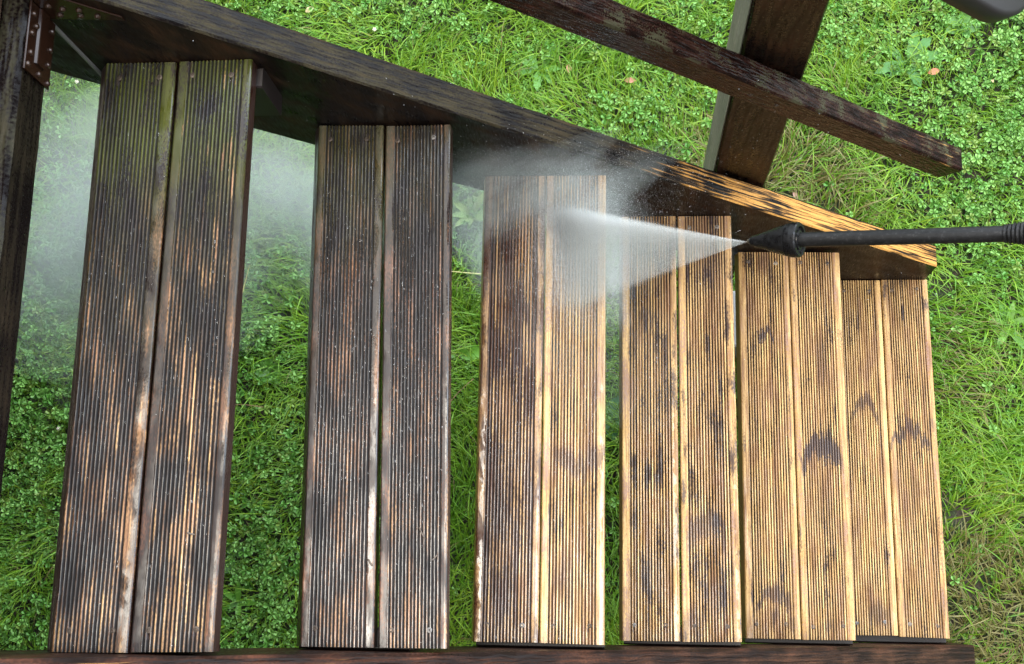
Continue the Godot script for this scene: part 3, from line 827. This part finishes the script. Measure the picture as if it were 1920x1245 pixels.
func build_spray() -> void:
	var tip := Vector3(1.045, GY - 0.156, -0.6575)
	var hit := Vector3(0.735, GY - 0.545, -0.745)
	var eye := Vector3(0.8314, 1.7909 + GY, -0.0727)
	var s := thing("water_spray", "white fan of high pressure water blasting from the nozzle onto the third tread", "water spray", Vector3.ZERO)
	s.set_meta("kind", "stuff")
	var jet := func(target: Vector3, half: float, thin: float, density: float) -> void:
		var ax := (tip - target)
		var y := ax.normalized()
		var x := y.cross((eye - tip).normalized()).normalized()
		var z := x.cross(y).normalized()
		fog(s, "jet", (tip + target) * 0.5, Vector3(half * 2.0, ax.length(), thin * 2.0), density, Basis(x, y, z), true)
	jet.call(hit, 0.112, 0.030, 2.2)
	jet.call(hit, 0.104, 0.024, 2.6)
	jet.call(hit, 0.094, 0.018, 2.8)
	jet.call(tip.lerp(hit, 0.60), 0.060, 0.014, 5.0)
	jet.call(tip.lerp(hit, 0.30), 0.030, 0.008, 12.0)
	jet.call(tip.lerp(hit, 0.14), 0.014, 0.005, 40.0)
	jet.call(hit + Vector3(0.01, 0.0, -0.078), 0.026, 0.018, 10.0)
	jet.call(hit + Vector3(0.0, 0.0, -0.066), 0.036, 0.02, 8.0)
	jet.call(hit + Vector3(-0.01, 0.0, -0.045), 0.052, 0.024, 5.0)
	var fr := RandomNumberGenerator.new()
	fr.seed = 9
	# a soft cloud: many small overlapping puffs, thick in the middle and thin outside; depth is the mist seen through it all
	var cloud := func(parent: Node3D, called: String, at: Vector3, size: Vector3, depth: float, n: int, turn := 0.0) -> void:
		var rot := Basis(Vector3.UP, turn)
		for k in n:
			var p := Vector3(fr.randfn(0.0, 0.19), fr.randfn(0.0, 0.19), fr.randfn(0.0, 0.19))
			var f := fr.randf_range(0.22, 0.60)
			var each := size * f * Vector3(fr.randf_range(0.75, 1.3), fr.randf_range(0.75, 1.3), fr.randf_range(0.75, 1.3))
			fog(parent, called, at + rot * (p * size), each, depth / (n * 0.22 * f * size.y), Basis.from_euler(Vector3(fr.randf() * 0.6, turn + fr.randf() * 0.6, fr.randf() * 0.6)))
	# where it strikes the third tread and bounces off
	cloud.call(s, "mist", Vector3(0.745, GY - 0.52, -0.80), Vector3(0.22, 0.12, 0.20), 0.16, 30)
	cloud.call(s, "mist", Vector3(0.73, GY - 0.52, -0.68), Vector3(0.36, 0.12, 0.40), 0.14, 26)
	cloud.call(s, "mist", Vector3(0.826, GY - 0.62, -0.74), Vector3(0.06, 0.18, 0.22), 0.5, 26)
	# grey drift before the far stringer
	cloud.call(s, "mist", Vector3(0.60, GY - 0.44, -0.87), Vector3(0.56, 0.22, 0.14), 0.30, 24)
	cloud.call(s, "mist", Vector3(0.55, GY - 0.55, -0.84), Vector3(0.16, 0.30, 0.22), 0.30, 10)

	var c := thing("spray_cloud", "pale drifting spray under the upper treads, seen through the gaps over the grass", "spray cloud", Vector3.ZERO)
	c.set_meta("kind", "stuff")
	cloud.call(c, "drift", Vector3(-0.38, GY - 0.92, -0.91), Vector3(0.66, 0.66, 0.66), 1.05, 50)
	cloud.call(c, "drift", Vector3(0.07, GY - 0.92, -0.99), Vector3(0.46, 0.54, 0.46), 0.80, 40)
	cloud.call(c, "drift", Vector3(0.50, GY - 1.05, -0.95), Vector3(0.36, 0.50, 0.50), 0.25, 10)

	# flying drops: a dense sheet in the jet, then loose ones thrown up by it
	var st := SphereMesh.new()
	st.radius = 0.5
	st.height = 1.0
	st.radial_segments = 5
	st.rings = 2
	var mm := MultiMesh.new()
	mm.transform_format = MultiMesh.TRANSFORM_3D
	mm.mesh = st
	mm.instance_count = 240000
	var r := RandomNumberGenerator.new()
	r.seed = 77
	var axis := hit - tip
	var wide := axis.normalized().cross((eye - tip).normalized()).normalized()
	var tread := GY - RISE * 2.0
	for i in mm.instance_count:
		var at := Vector3.ZERO
		var dir := Vector3.UP
		var size := r.randf_range(0.00018, 0.00036)
		var long := r.randf_range(2.0, 6.0)
		if i < 155000:
			var t := pow(r.randf(), 0.60) * 1.12
			var across := r.randf_range(-1.0, 1.0)
			# the far edge of the fan is the denser one
			if r.randf() < 0.42: across = 1.0 - absf(r.randfn(0.0, 0.42))
			if absf(across) > 1.0: across = r.randf_range(-1.0, 1.0)
			var ray := axis + wide * across * 0.098
			at = tip + ray * t + Vector3(r.randfn(0.0, 1.0), r.randfn(0.0, 1.0), r.randfn(0.0, 1.0)) * (0.0006 + 0.008 * t * t)
			dir = ray.normalized()
			size *= 0.55 + 0.5 * t
			if at.y < tread + 0.004 and at.x < 0.815: at.y = tread + r.randf_range(0.003, 0.04)
		elif i < 212000:
			# thrown back from the board where the jet strikes, and down through the gap after it
			at = Vector3(0.758, tread + 0.02, -0.775) + Vector3(r.randfn(0.0, 0.05), absf(r.randfn(0.0, 0.03)), r.randfn(0.0, 0.075))
			if r.randf() < 0.13: at = Vector3(0.826 + r.randfn(0.0, 0.010), tread - absf(r.randfn(0.0, 0.07)), -0.75 + r.randfn(0.0, 0.055))
			dir = Vector3(r.randfn(0, 1), r.randfn(0, 1), r.randfn(0, 1)).normalized()
		elif i < 239400:
			at = Vector3(0.64 + r.randfn(0.0, 0.15), tread + 0.10 + r.randfn(0.0, 0.05), -0.86 + r.randfn(0.0, 0.05))
			at.z = maxf(at.z, -0.923)
			dir = Vector3(-1, r.randfn(0, 0.5), r.randfn(0, 0.5)).normalized()
			size *= 0.65
		else:
			var src := hit + Vector3(0.04, 0.02, -0.06)
			dir = Vector3(r.randfn(0.2, 0.9), absf(r.randfn(0.0, 0.6)), r.randfn(-0.1, 0.5)).normalized()
			at = src + dir * (0.05 + absf(r.randfn(0.0, 0.34)))
			at.z = maxf(at.z, -0.925)
			size = r.randf_range(0.0002, 0.00055)
			long = r.randf_range(2.0, 7.0)
		var b := Basis(Quaternion(Vector3.UP, dir)) * Basis.from_scale(Vector3(size, size * long, size))
		mm.set_instance_transform(i, Transform3D(b, at))
	var o := MultiMeshInstance3D.new()
	o.name = "droplets"
	o.multimesh = mm
	var dm := mat(Color(0.86, 0.87, 0.88), 0.3)
	o.material_override = dm
	s.add_child(o)
	o.set_meta("kind", "stuff")

# ------------------------------------------------------------------ ground and lawn

func build_ground() -> void:
	gamma.resize(4096)
	for i in 4096:
		gamma[i] = clampi(roundi(255.0 * Color(i / 4095.0, 0, 0).linear_to_srgb().r), 0, 255)
	var w := 512
	var a := noise_bytes(401, 0.02, w, w, 5)
	var b := noise_bytes(402, 0.12, w, w, 3)
	var out := PackedByteArray()
	out.resize(w * w * 3)
	for i in w * w:
		var p := a[i] / 255.0
		var q := b[i] / 255.0
		var soil := smoothstep(0.45, 0.65, p)
		out[i * 3] = to8(lerpf(0.022, 0.045, soil) * (0.3 + q))
		out[i * 3 + 1] = to8(lerpf(0.034, 0.034, soil) * (0.3 + q))
		out[i * 3 + 2] = to8(lerpf(0.008, 0.022, soil) * (0.3 + q))
	var m := StandardMaterial3D.new()
	m.albedo_texture = tex(out, w, w)
	m.uv1_triplanar = true
	m.uv1_world_triplanar = true
	m.uv1_scale = Vector3(1.3, 1.3, 1.3)
	m.roughness = 0.9
	var st := SurfaceTool.new()
	st.begin(Mesh.PRIMITIVE_TRIANGLES)
	st.set_smooth_group(1)
	var wn := FastNoiseLite.new()
	wn.seed = 4
	wn.frequency = 2.0
	var xs := [-60.0, -12.0]
	var n := 90
	for i in n + 1: xs.append(-3.0 + 7.0 * i / n)
	xs.append_array([14.0, 60.0])
	var h := func(x: float, z: float) -> float:
		return 0.010 * wn.get_noise_2d(x, z) + 0.006 * wn.get_noise_2d(x * 6.0, z * 6.0) - 0.008
	for i in xs.size() - 1:
		for j in xs.size() - 1:
			var x0: float = xs[i]
			var x1: float = xs[i + 1]
			var z0: float = xs[j] - 1.3
			var z1: float = xs[j + 1] - 1.3
			quad(st, Vector3(x0, h.call(x0, z0), z0), Vector3(x1, h.call(x1, z0), z0), Vector3(x1, h.call(x1, z1), z1), Vector3(x0, h.call(x0, z1), z1))
	st.generate_normals()
	var o := put("ground", st.commit(), m)
	meta(o, "dark soil and moss under the lawn", "ground", "", "structure")

func leaf_mesh(length: float, width: float, widest: float, bend: float, notch := 0.0, segs := 6, jag := 0.0) -> ArrayMesh:
	var st := SurfaceTool.new()
	st.begin(Mesh.PRIMITIVE_TRIANGLES)
	st.set_smooth_group(1)
	var at := func(t: float, s: float) -> Vector3:
		var e := pow(maxf(t, 0.0), log(0.5) / log(widest))
		var half := width * 0.5 * pow(sin(PI * clampf(e, 0.0, 1.0)), 0.75) if t > 0.0 and t < 1.0 else (width * 0.03)
		if jag > 0.0: half *= 1.0 + jag * sin(t * segs * PI * 1.0 + 0.5) 
		var y := bend * (t * t) * -1.0 + bend * 0.6 * t
		return Vector3(length * t - (notch * length * (1.0 - absf(s)) if t >= 1.0 else 0.0), y + 0.12 * width * absf(s), s * half)
	for i in segs:
		var t0 := float(i) / segs
		var t1 := float(i + 1) / segs
		for s in [-1.0, 0.0]:
			quad(st, at.call(t0, s), at.call(t1, s), at.call(t1, s + 1.0), at.call(t0, s + 1.0), Vector2(t0, s), Vector2(t1, s), Vector2(t1, s + 1.0), Vector2(t0, s + 1.0))
	st.generate_normals()
	return st.commit()

func blade_mesh(bend: float, width: float) -> ArrayMesh:
	# one metre of blade, rising along y and bending over along x
	var st := SurfaceTool.new()
	st.begin(Mesh.PRIMITIVE_TRIANGLES)
	st.set_smooth_group(1)
	var p := Vector2.ZERO
	var pts := []
	var n := 5
	for i in n + 1:
		pts.append(p)
		var a := bend * (i + 0.5) / n
		p += Vector2(sin(a), cos(a)) / n
	for i in n:
		var w0 := width * (1.0 - pow(float(i) / n, 1.6))
		var w1 := width * (1.0 - pow(float(i + 1) / n, 1.6))
		var a: Vector2 = pts[i]
		var b: Vector2 = pts[i + 1]
		quad(st, Vector3(a.x, a.y, -w0), Vector3(b.x, b.y, -w1), Vector3(b.x, b.y - 0.25 * w1, 0), Vector3(a.x, a.y - 0.25 * w0, 0))
		quad(st, Vector3(a.x, a.y - 0.25 * w0, 0), Vector3(b.x, b.y - 0.25 * w1, 0), Vector3(b.x, b.y, w1), Vector3(a.x, a.y, w0))
	st.generate_normals()
	return st.commit()

func clover_mesh() -> ArrayMesh:
	# three heart-shaped leaflets about 1 unit long on top of a stalk one unit high
	var st := SurfaceTool.new()
	st.begin(Mesh.PRIMITIVE_TRIANGLES)
	var shape := [Vector2(0.04, 0.0), Vector2(0.30, 0.26), Vector2(0.62, 0.44), Vector2(0.88, 0.40), Vector2(1.0, 0.20), Vector2(0.93, 0.0)]
	for k in 3:
		st.set_smooth_group(k + 1)
		var rot := Basis(Vector3.UP, TAU * k / 3.0 + 0.1 * k)
		for s in [-1.0, 1.0]:
			for i in range(1, shape.size() - 1):
				for q in [shape[0], shape[i], shape[i + 1]]:
					var v: Vector2 = q
					st.set_uv(v); st.add_vertex(rot * Vector3(v.x, 0.16 * v.y + 0.10 * v.x - 0.12 * v.x * v.x, v.y * s))
	st.set_smooth_group(9)
	for k in 3:
		var a0 := TAU * k / 3.0
		var a1 := TAU * (k + 1) / 3.0
		quad(st, Vector3(cos(a0) * 0.04, 0, sin(a0) * 0.04), Vector3(cos(a1) * 0.04, 0, sin(a1) * 0.04), Vector3(cos(a1) * 0.05 + 0.15, -1.6, sin(a1) * 0.05), Vector3(cos(a0) * 0.05 + 0.15, -1.6, sin(a0) * 0.05))
	st.generate_normals()
	return st.commit()

var soil_spots := [Vector3(1.755, -0.322, 0.065), Vector3(1.80, -0.143, 0.05), Vector3(1.745, -0.975, 0.06), Vector3(1.90, -0.05, 0.05), Vector3(1.72, -0.06, 0.05), Vector3(1.42, -1.18, 0.07), Vector3(1.30, -1.22, 0.06)]

func bare(x: float, z: float) -> float:
	var b := 0.0
	for s in soil_spots:
		var p: Vector3 = s
		b = maxf(b, 1.0 - smoothstep(0.4, 1.0, Vector2(x - p.x, z - p.y).length() / p.z))
	return b

func straw(x: float, z: float) -> float:
	var a := 1.0 - smoothstep(0.12, 0.42, Vector2((x - 1.80) * 1.0, z + 0.02).length())
	var b := 0.8 * (1.0 - smoothstep(0.1, 0.34, Vector2((x - 1.30) * 0.8, z + 1.30).length()))
	var c := 0.5 * (1.0 - smoothstep(0.05, 0.25, Vector2((x - 1.80) * 1.4, z + 0.75).length()))
	return maxf(maxf(a, b), c)

func scatter(called: String, label: String, category: String, meshes: Array, count: int, material: Material, seed_: int, place: Callable) -> void:
	for k in meshes.size():
		var r := RandomNumberGenerator.new()
		r.seed = seed_ + k
		var xf := []
		var col := []
		var tries := 0
		var want := count / meshes.size()
		while xf.size() < want and tries < want * 6:
			tries += 1
			var x := r.randf_range(-1.75, 2.75)
			var z := r.randf_range(-2.55, 0.75)
			if r.randf() < 0.12:
				x = r.randf_range(-4.0, 5.0)
				z = r.randf_range(-4.8, 2.5)
			var got: Variant = place.call(r, x, z)
			if got == null: continue
			xf.append(got[0])
			col.append(got[1])
		var mm := MultiMesh.new()
		mm.transform_format = MultiMesh.TRANSFORM_3D
		mm.use_colors = true
		mm.mesh = meshes[k]
		mm.instance_count = xf.size()
		for i in xf.size():
			mm.set_instance_transform(i, xf[i])
			mm.set_instance_color(i, col[i])
		var o := MultiMeshInstance3D.new()
		o.name = numbered(called, self)
		o.multimesh = mm
		o.material_override = material
		add_child(o, true)
		meta(o, label.replace("KIND", ["short", "leaning", "long", "flattened"][k % 4]), category, "", "stuff")

func foliage(rough: float, back: float) -> StandardMaterial3D:
	var m := StandardMaterial3D.new()
	m.albedo_color = Color.WHITE
	m.vertex_color_use_as_albedo = true
	m.roughness = rough
	m.metallic_specular = 0.42
	m.backlight_enabled = true
	m.backlight = Color(back, back, back).linear_to_srgb()
	m.cull_mode = BaseMaterial3D.CULL_DISABLED
	return m

func build_lawn() -> void:
	var field := FastNoiseLite.new()
	field.seed = 31
	field.frequency = 1.6
	field.fractal_octaves = 3
	var flow := FastNoiseLite.new()
	flow.seed = 32
	flow.frequency = 0.9
	var clover_share := func(x: float, z: float) -> float:
		var c := 0.30 + 0.85 * field.get_noise_2d(x, z)
		c += 0.35 * (1.0 - smoothstep(0.0, 0.8, Vector2(x - 1.9, z + 1.7).length()))
		c += 0.30 * (1.0 - smoothstep(-0.3, 0.35, x)) * smoothstep(-1.2, -0.7, z)
		c -= 0.6 * smoothstep(0.2, 0.5, x) * (1.0 - smoothstep(1.6, 1.7, x)) * smoothstep(-1.3, -1.0, z)
		c -= 0.55 * smoothstep(1.6, 1.75, x) * smoothstep(-1.2, -0.9, z)
		c -= 0.8 * straw(x, z)
		return clampf(c, 0.03, 1.0)
	var grass := func(r: RandomNumberGenerator, x: float, z: float) -> Variant:
		if r.randf() < bare(x, z) * 0.72: return null
		var cs: float = clover_share.call(x, z)
		if r.randf() < cs * 0.40: return null
		var sw := straw(x, z)
		var heading := TAU * flow.get_noise_2d(x, z) * 1.2 + r.randfn(0.0, 0.8)
		var length := r.randf_range(0.035, 0.090) * (1.25 - 0.5 * cs)
		if r.randf() < 0.08: length *= 1.7
		var lean := r.randf_range(-0.25, 0.55)
		var b := Basis(Vector3.UP, heading) * Basis(Vector3.BACK, -lean) * Basis.from_scale(Vector3(length, length, r.randf_range(0.6, 1.2) * 0.075))
		var c := Color(0.125, 0.275, 0.014).lerp(Color(0.300, 0.420, 0.032), r.randf() * (0.6 + 0.8 * field.get_noise_2d(x * 2.0 + 9.0, z * 2.0)))
		c = c.lerp(Color(0.045, 0.170, 0.018), r.randf() * 0.6)
		if r.randf() < 0.018 + 0.70 * sw: c = Color(0.22, 0.19, 0.07).lerp(Color(0.13, 0.14, 0.035), r.randf())
		return [Transform3D(b, Vector3(x, -0.004, z)), c]
	var gm := foliage(0.42, 0.4)
	scatter("grass", "KIND blades of green lawn grass growing round the stair", "grass", [blade_mesh(0.7, 0.030), blade_mesh(1.3, 0.028), blade_mesh(1.9, 0.030), blade_mesh(2.3, 0.034)], 210000, gm, 500, grass)
	var clover := func(r: RandomNumberGenerator, x: float, z: float) -> Variant:
		if r.randf() < bare(x, z) * 0.72: return null
		var cs: float = clover_share.call(x, z)
		if r.randf() > cs: return null
		var size := r.randf_range(0.007, 0.018)
		var b := Basis.from_euler(Vector3(r.randfn(0.0, 0.40), r.randf() * TAU, r.randfn(0.0, 0.40))) * Basis.from_scale(Vector3.ONE * size)
		var c := Color(0.070, 0.205, 0.026).lerp(Color(0.190, 0.370, 0.080), r.randf())
		if r.randf() < 0.12: c = Color(0.15, 0.24, 0.04)
		return [Transform3D(b, Vector3(x, 0.012 + 0.06 * pow(r.randf(), 1.6), z)), c]
	scatter("clover", "low clover leaves spread through the lawn round the stair", "clover", [clover_mesh()], 22000, foliage(0.34, 0.25), 600, clover)

# ------------------------------------------------------------------ small things

func weed(label: String, at: Vector3, leaf: ArrayMesh, n: int, size: float, tilt: float, color: Color, seed_: int, called := "weed_plant", group := "") -> void:
	var t := thing(called, label, "weed", at, group)
	var r := RandomNumberGenerator.new()
	r.seed = seed_
	for i in n:
		var m := foliage(0.35, 0.35)
		m.vertex_color_use_as_albedo = false
		var c := color.lerp(Color(color.r * 1.5, color.g * 1.25, color.b), r.randf())
		m.albedo_color = c.linear_to_srgb()
		var o := put("leaf", leaf, m, t)
		o.basis = Basis(Vector3.UP, TAU * i / n + r.randf_range(-0.3, 0.3)) * Basis(Vector3.BACK, tilt + r.randf_range(-0.15, 0.2)) * Basis.from_scale(Vector3.ONE * size * r.randf_range(0.75, 1.15))
		o.position = Vector3(r.randf_range(-0.004, 0.004), r.randf_range(0.006, 0.02), r.randf_range(-0.004, 0.004))

func tube_mesh(points: Array, r0: float, r1: float, sides := 6) -> ArrayMesh:
	var st := SurfaceTool.new()
	st.begin(Mesh.PRIMITIVE_TRIANGLES)
	st.set_smooth_group(1)
	var rings := []
	for i in points.size():
		var p: Vector3 = points[i]
		var d: Vector3 = (points[mini(i + 1, points.size() - 1)] - points[maxi(i - 1, 0)]).normalized()
		var x := d.cross(Vector3(0.3, 1, 0.2)).normalized()
		var y := d.cross(x)
		var rad := lerpf(r0, r1, float(i) / (points.size() - 1))
		var ring := []
		for k in sides: ring.append(p + (x * cos(TAU * k / sides) + y * sin(TAU * k / sides)) * rad)
		rings.append(ring)
	for i in points.size() - 1:
		for k in sides:
			var j := (k + 1) % sides
			quad(st, rings[i][k], rings[i][j], rings[i + 1][j], rings[i + 1][k])
	st.set_uv(Vector2.ZERO)
	for e in [0, points.size() - 1]:
		for k in range(1, sides - 1):
			st.add_vertex(rings[e][0]); st.add_vertex(rings[e][k]); st.add_vertex(rings[e][k + 1])
	st.generate_normals()
	return st.commit()

func build_small_things() -> void:
	var oval := leaf_mesh(1.0, 0.62, 0.55, 0.25)
	var spear := leaf_mesh(1.0, 0.26, 0.45, 0.3)
	var toothed := leaf_mesh(1.0, 0.30, 0.62, 0.3, 0.0, 10, 0.35)
	var green := Color(0.055, 0.17, 0.02)
	weed("rosette of rounded plantain leaves in the gap right of the top tread", Vector3(-0.19, 0, -0.724), oval, 9, 0.048, 0.35, green, 1, "plantain")
	weed("single broad bright leaf in the gap left of the third tread", Vector3(0.370, 0.01, -0.775), leaf_mesh(1.0, 0.55, 0.5, 0.2), 2, 0.075, 0.25, Color(0.08, 0.24, 0.02), 2)
	weed("tall pale yellow green shoot beside the far end of the third tread", Vector3(0.405, 0.02, -1.20), spear, 11, 0.075, 0.75, Color(0.15, 0.27, 0.05), 3)
	weed("dandelion rosette on the open lawn above the far stringer", Vector3(0.595, 0, -1.667), toothed, 7, 0.085, 0.3, Color(0.06, 0.19, 0.03), 4)
	weed("spreading toothed rosette on the lawn right of the post", Vector3(1.692, 0, -1.669), toothed, 9, 0.095, 0.25, Color(0.055, 0.18, 0.035), 5)
	weed("bluish broad dock leaves between the third and fourth treads", Vector3(0.817, 0, -0.585), oval, 4, 0.07, 0.3, Color(0.03, 0.13, 0.045), 6)
	weed("dull broad leaf low in the shady gap beside the second tread's near end", Vector3(-0.263, 0, -0.194), oval, 3, 0.055, 0.3, Color(0.045, 0.12, 0.03), 7)
	weed("bright spear leaves at the near end of the gap beside the second tread", Vector3(-0.235, 0, -0.06), spear, 5, 0.075, 0.45, Color(0.07, 0.21, 0.02), 8)
	weed("broad leaf weed at the top right of the lawn by the handrail end", Vector3(1.86, 0, -1.78), oval, 5, 0.06, 0.3, Color(0.055, 0.17, 0.03), 9)
	weed("coarse pale leaves on the lawn right of the bottom tread", Vector3(1.93, 0, -0.86), spear, 6, 0.09, 0.4, Color(0.08, 0.21, 0.03), 10)
	# straw stalks
	var straw_m := mat(Color(0.52, 0.46, 0.13), 0.5)
	var pale := mat(Color(0.55, 0.50, 0.20), 0.5)
	var brown := mat(Color(0.20, 0.12, 0.05), 0.6)
	var s1 := put("straw_stalk", tube_mesh([Vector3(-0.245, 0.10, -1.03), Vector3(-0.260, 0.105, -0.94), Vector3(-0.282, 0.10, -0.86), Vector3(-0.305, 0.08, -0.78)], 0.0010, 0.0024), straw_m)
	meta(s1, "long yellow straw stalk leaning beside the right edge of the top tread", "stalk")
	var s2 := put("straw_stalk", tube_mesh([Vector3(0.345, 0.07, -1.015), Vector3(0.40, 0.075, -1.008), Vector3(0.46, 0.07, -1.005)], 0.0012, 0.0020), pale)
	meta(s2, "pale straw lying level across the gap left of the third tread", "stalk")
	var s3 := put("straw_stalk", tube_mesh([Vector3(-0.30, 0.05, -0.62), Vector3(-0.25, 0.055, -0.622), Vector3(-0.19, 0.05, -0.615)], 0.0009, 0.0013), brown)
	meta(s3, "thin brown stalk lying across the gap right of the top tread", "stalk")
	var s4 := put("straw_stalk", tube_mesh([Vector3(0.345, 0.05, -0.62), Vector3(0.38, 0.06, -0.66), Vector3(0.42, 0.05, -0.70)], 0.0010, 0.0014), brown)
	meta(s4, "slanting reddish stalk low in the gap left of the third tread", "stalk")
	var tw := put("twig", tube_mesh([Vector3(1.76, 0.012, 0.085), Vector3(1.82, 0.016, 0.052), Vector3(1.87, 0.018, 0.034), Vector3(1.97, 0.014, -0.02)], 0.0035, 0.0024), mat(Color(0.16, 0.075, 0.045), 0.7))
	meta(tw, "bare brown twig lying in dry grass at the bottom right corner", "twig")
	# dead leaves and petals
	var dead := leaf_mesh(1.0, 0.55, 0.5, 0.5)
	var dl := [[Vector3(0.856, 0.035, -1.617), 0.034, Color(0.30, 0.13, 0.07), "curled russet dead leaf on the lawn left of the middle rail"],
		[Vector3(0.688, 0.033, -1.647), 0.030, Color(0.34, 0.19, 0.09), "small tan dead leaf left of the russet one on the upper lawn"],
		[Vector3(1.783, 0.035, -1.632), 0.036, Color(0.40, 0.16, 0.07), "orange brown dead leaf among clover at the upper right"],
		[Vector3(1.929, 0.035, -1.604), 0.016, Color(0.55, 0.42, 0.22), "tiny cream dead petal near the right edge of the lawn"],
		[Vector3(-0.14, 0.035, -1.87), 0.030, Color(0.62, 0.52, 0.30), "pale cream dead leaf on the lawn at the upper edge, above the second tread"],
		[Vector3(1.36, 0.03, -1.24), 0.024, Color(0.30, 0.17, 0.12), "pinkish brown dead leaf near the foot of the post"]]
	for i in dl.size():
		var d: Array = dl[i]
		var o := put("dead_leaf", dead, mat(d[2], 0.6))
		o.position = d[0]
		o.basis = Basis.from_euler(Vector3(0.3 * sin(i * 2.0), i * 1.7, 0.2)) * Basis.from_scale(Vector3.ONE * float(d[1]))
		meta(o, d[3], "dead leaf", "dead leaves on the lawn")
	# clover heads
	var head := SphereMesh.new()
	head.radius = 0.5
	head.height = 0.8
	head.radial_segments = 10
	head.rings = 5
	var petal := leaf_mesh(0.62, 0.2, 0.6, 0.1, 0.0, 3)
	var wm := mat(Color(0.72, 0.68, 0.55), 0.6)
	var pos := [[Vector3(-0.853, 0.05, -1.643), "white clover head in the gap beside the head beam, under the bracket"], [Vector3(-0.80, 0.05, -0.55), "white clover head in shady leaves left of the top tread"], [Vector3(0.085, 0.045, -1.80), "white clover head on the open lawn above the far stringer"]]
	for i in pos.size():
		var t := thing("clover_flower", pos[i][1], "flower", pos[i][0], "white clover flowers")
		var c := put("flower_head", head, wm, t)
		c.scale = Vector3.ONE * 0.011
		for k in 14:
			var p := put("petal", petal, wm, t)
			p.basis = Basis(Vector3.UP, k * 2.4) * Basis(Vector3.BACK, 0.2 + 0.09 * k) * Basis.from_scale(Vector3.ONE * 0.014)
	# concrete block under the steps
	var cm := mat(Color(0.36, 0.36, 0.34), 0.8)
	cm.heightmap_enabled = true
	cm.heightmap_texture = ImageTexture.create_from_image(noise_image(90, 0.05, 256, 256, 4))
	cm.heightmap_scale = 0.1
	var blk := put("concrete_block", box_mesh(Vector3(0.22, 0.16, 0.16), 0.006), cm)
	blk.position = Vector3(1.165, 0.08, -0.85)
	meta(blk, "pale grey concrete block on the ground under the gap before the fifth tread", "concrete block")
	# bits of wood on the wet boards
	var bit_m := mat(Color(0.10, 0.075, 0.055), 0.5)
	var bits := [[1, 0.502, -0.185, 0.022, 1.05, "straight grey splinter lying on the right board of the second tread"], [1, 0.415, -0.135, 0.014, 0.95, "short splinter near the gap edge of the second tread's left board"],
		[0, 0.200, -0.165, 0.012, 0.2, "dark crumb of bark on the inner board of the top tread"], [2, 0.630, -0.50, 0.014, 1.9, "dark loose chip in the middle of the third tread's left board"], [1, 0.525, -0.145, 0.011, -0.9, "tiny dark chip at the right edge of the second tread"]]
	for i in bits.size():
		var d: Array = bits[i]
		var l: float = d[3]
		var o := put("wood_splinter", tube_mesh([Vector3(-l * 0.5, 0, 0), Vector3(0, 0.0006, 0.0004), Vector3(l * 0.5, 0, 0)], 0.0016, 0.0013, 5), bit_m)
		o.position = Vector3(d[1], GY - RISE * int(d[0]) + 0.0022, d[2])
		o.rotation.y = -float(d[4])
		meta(o, d[5], "splinter", "splinters on the wet boards")
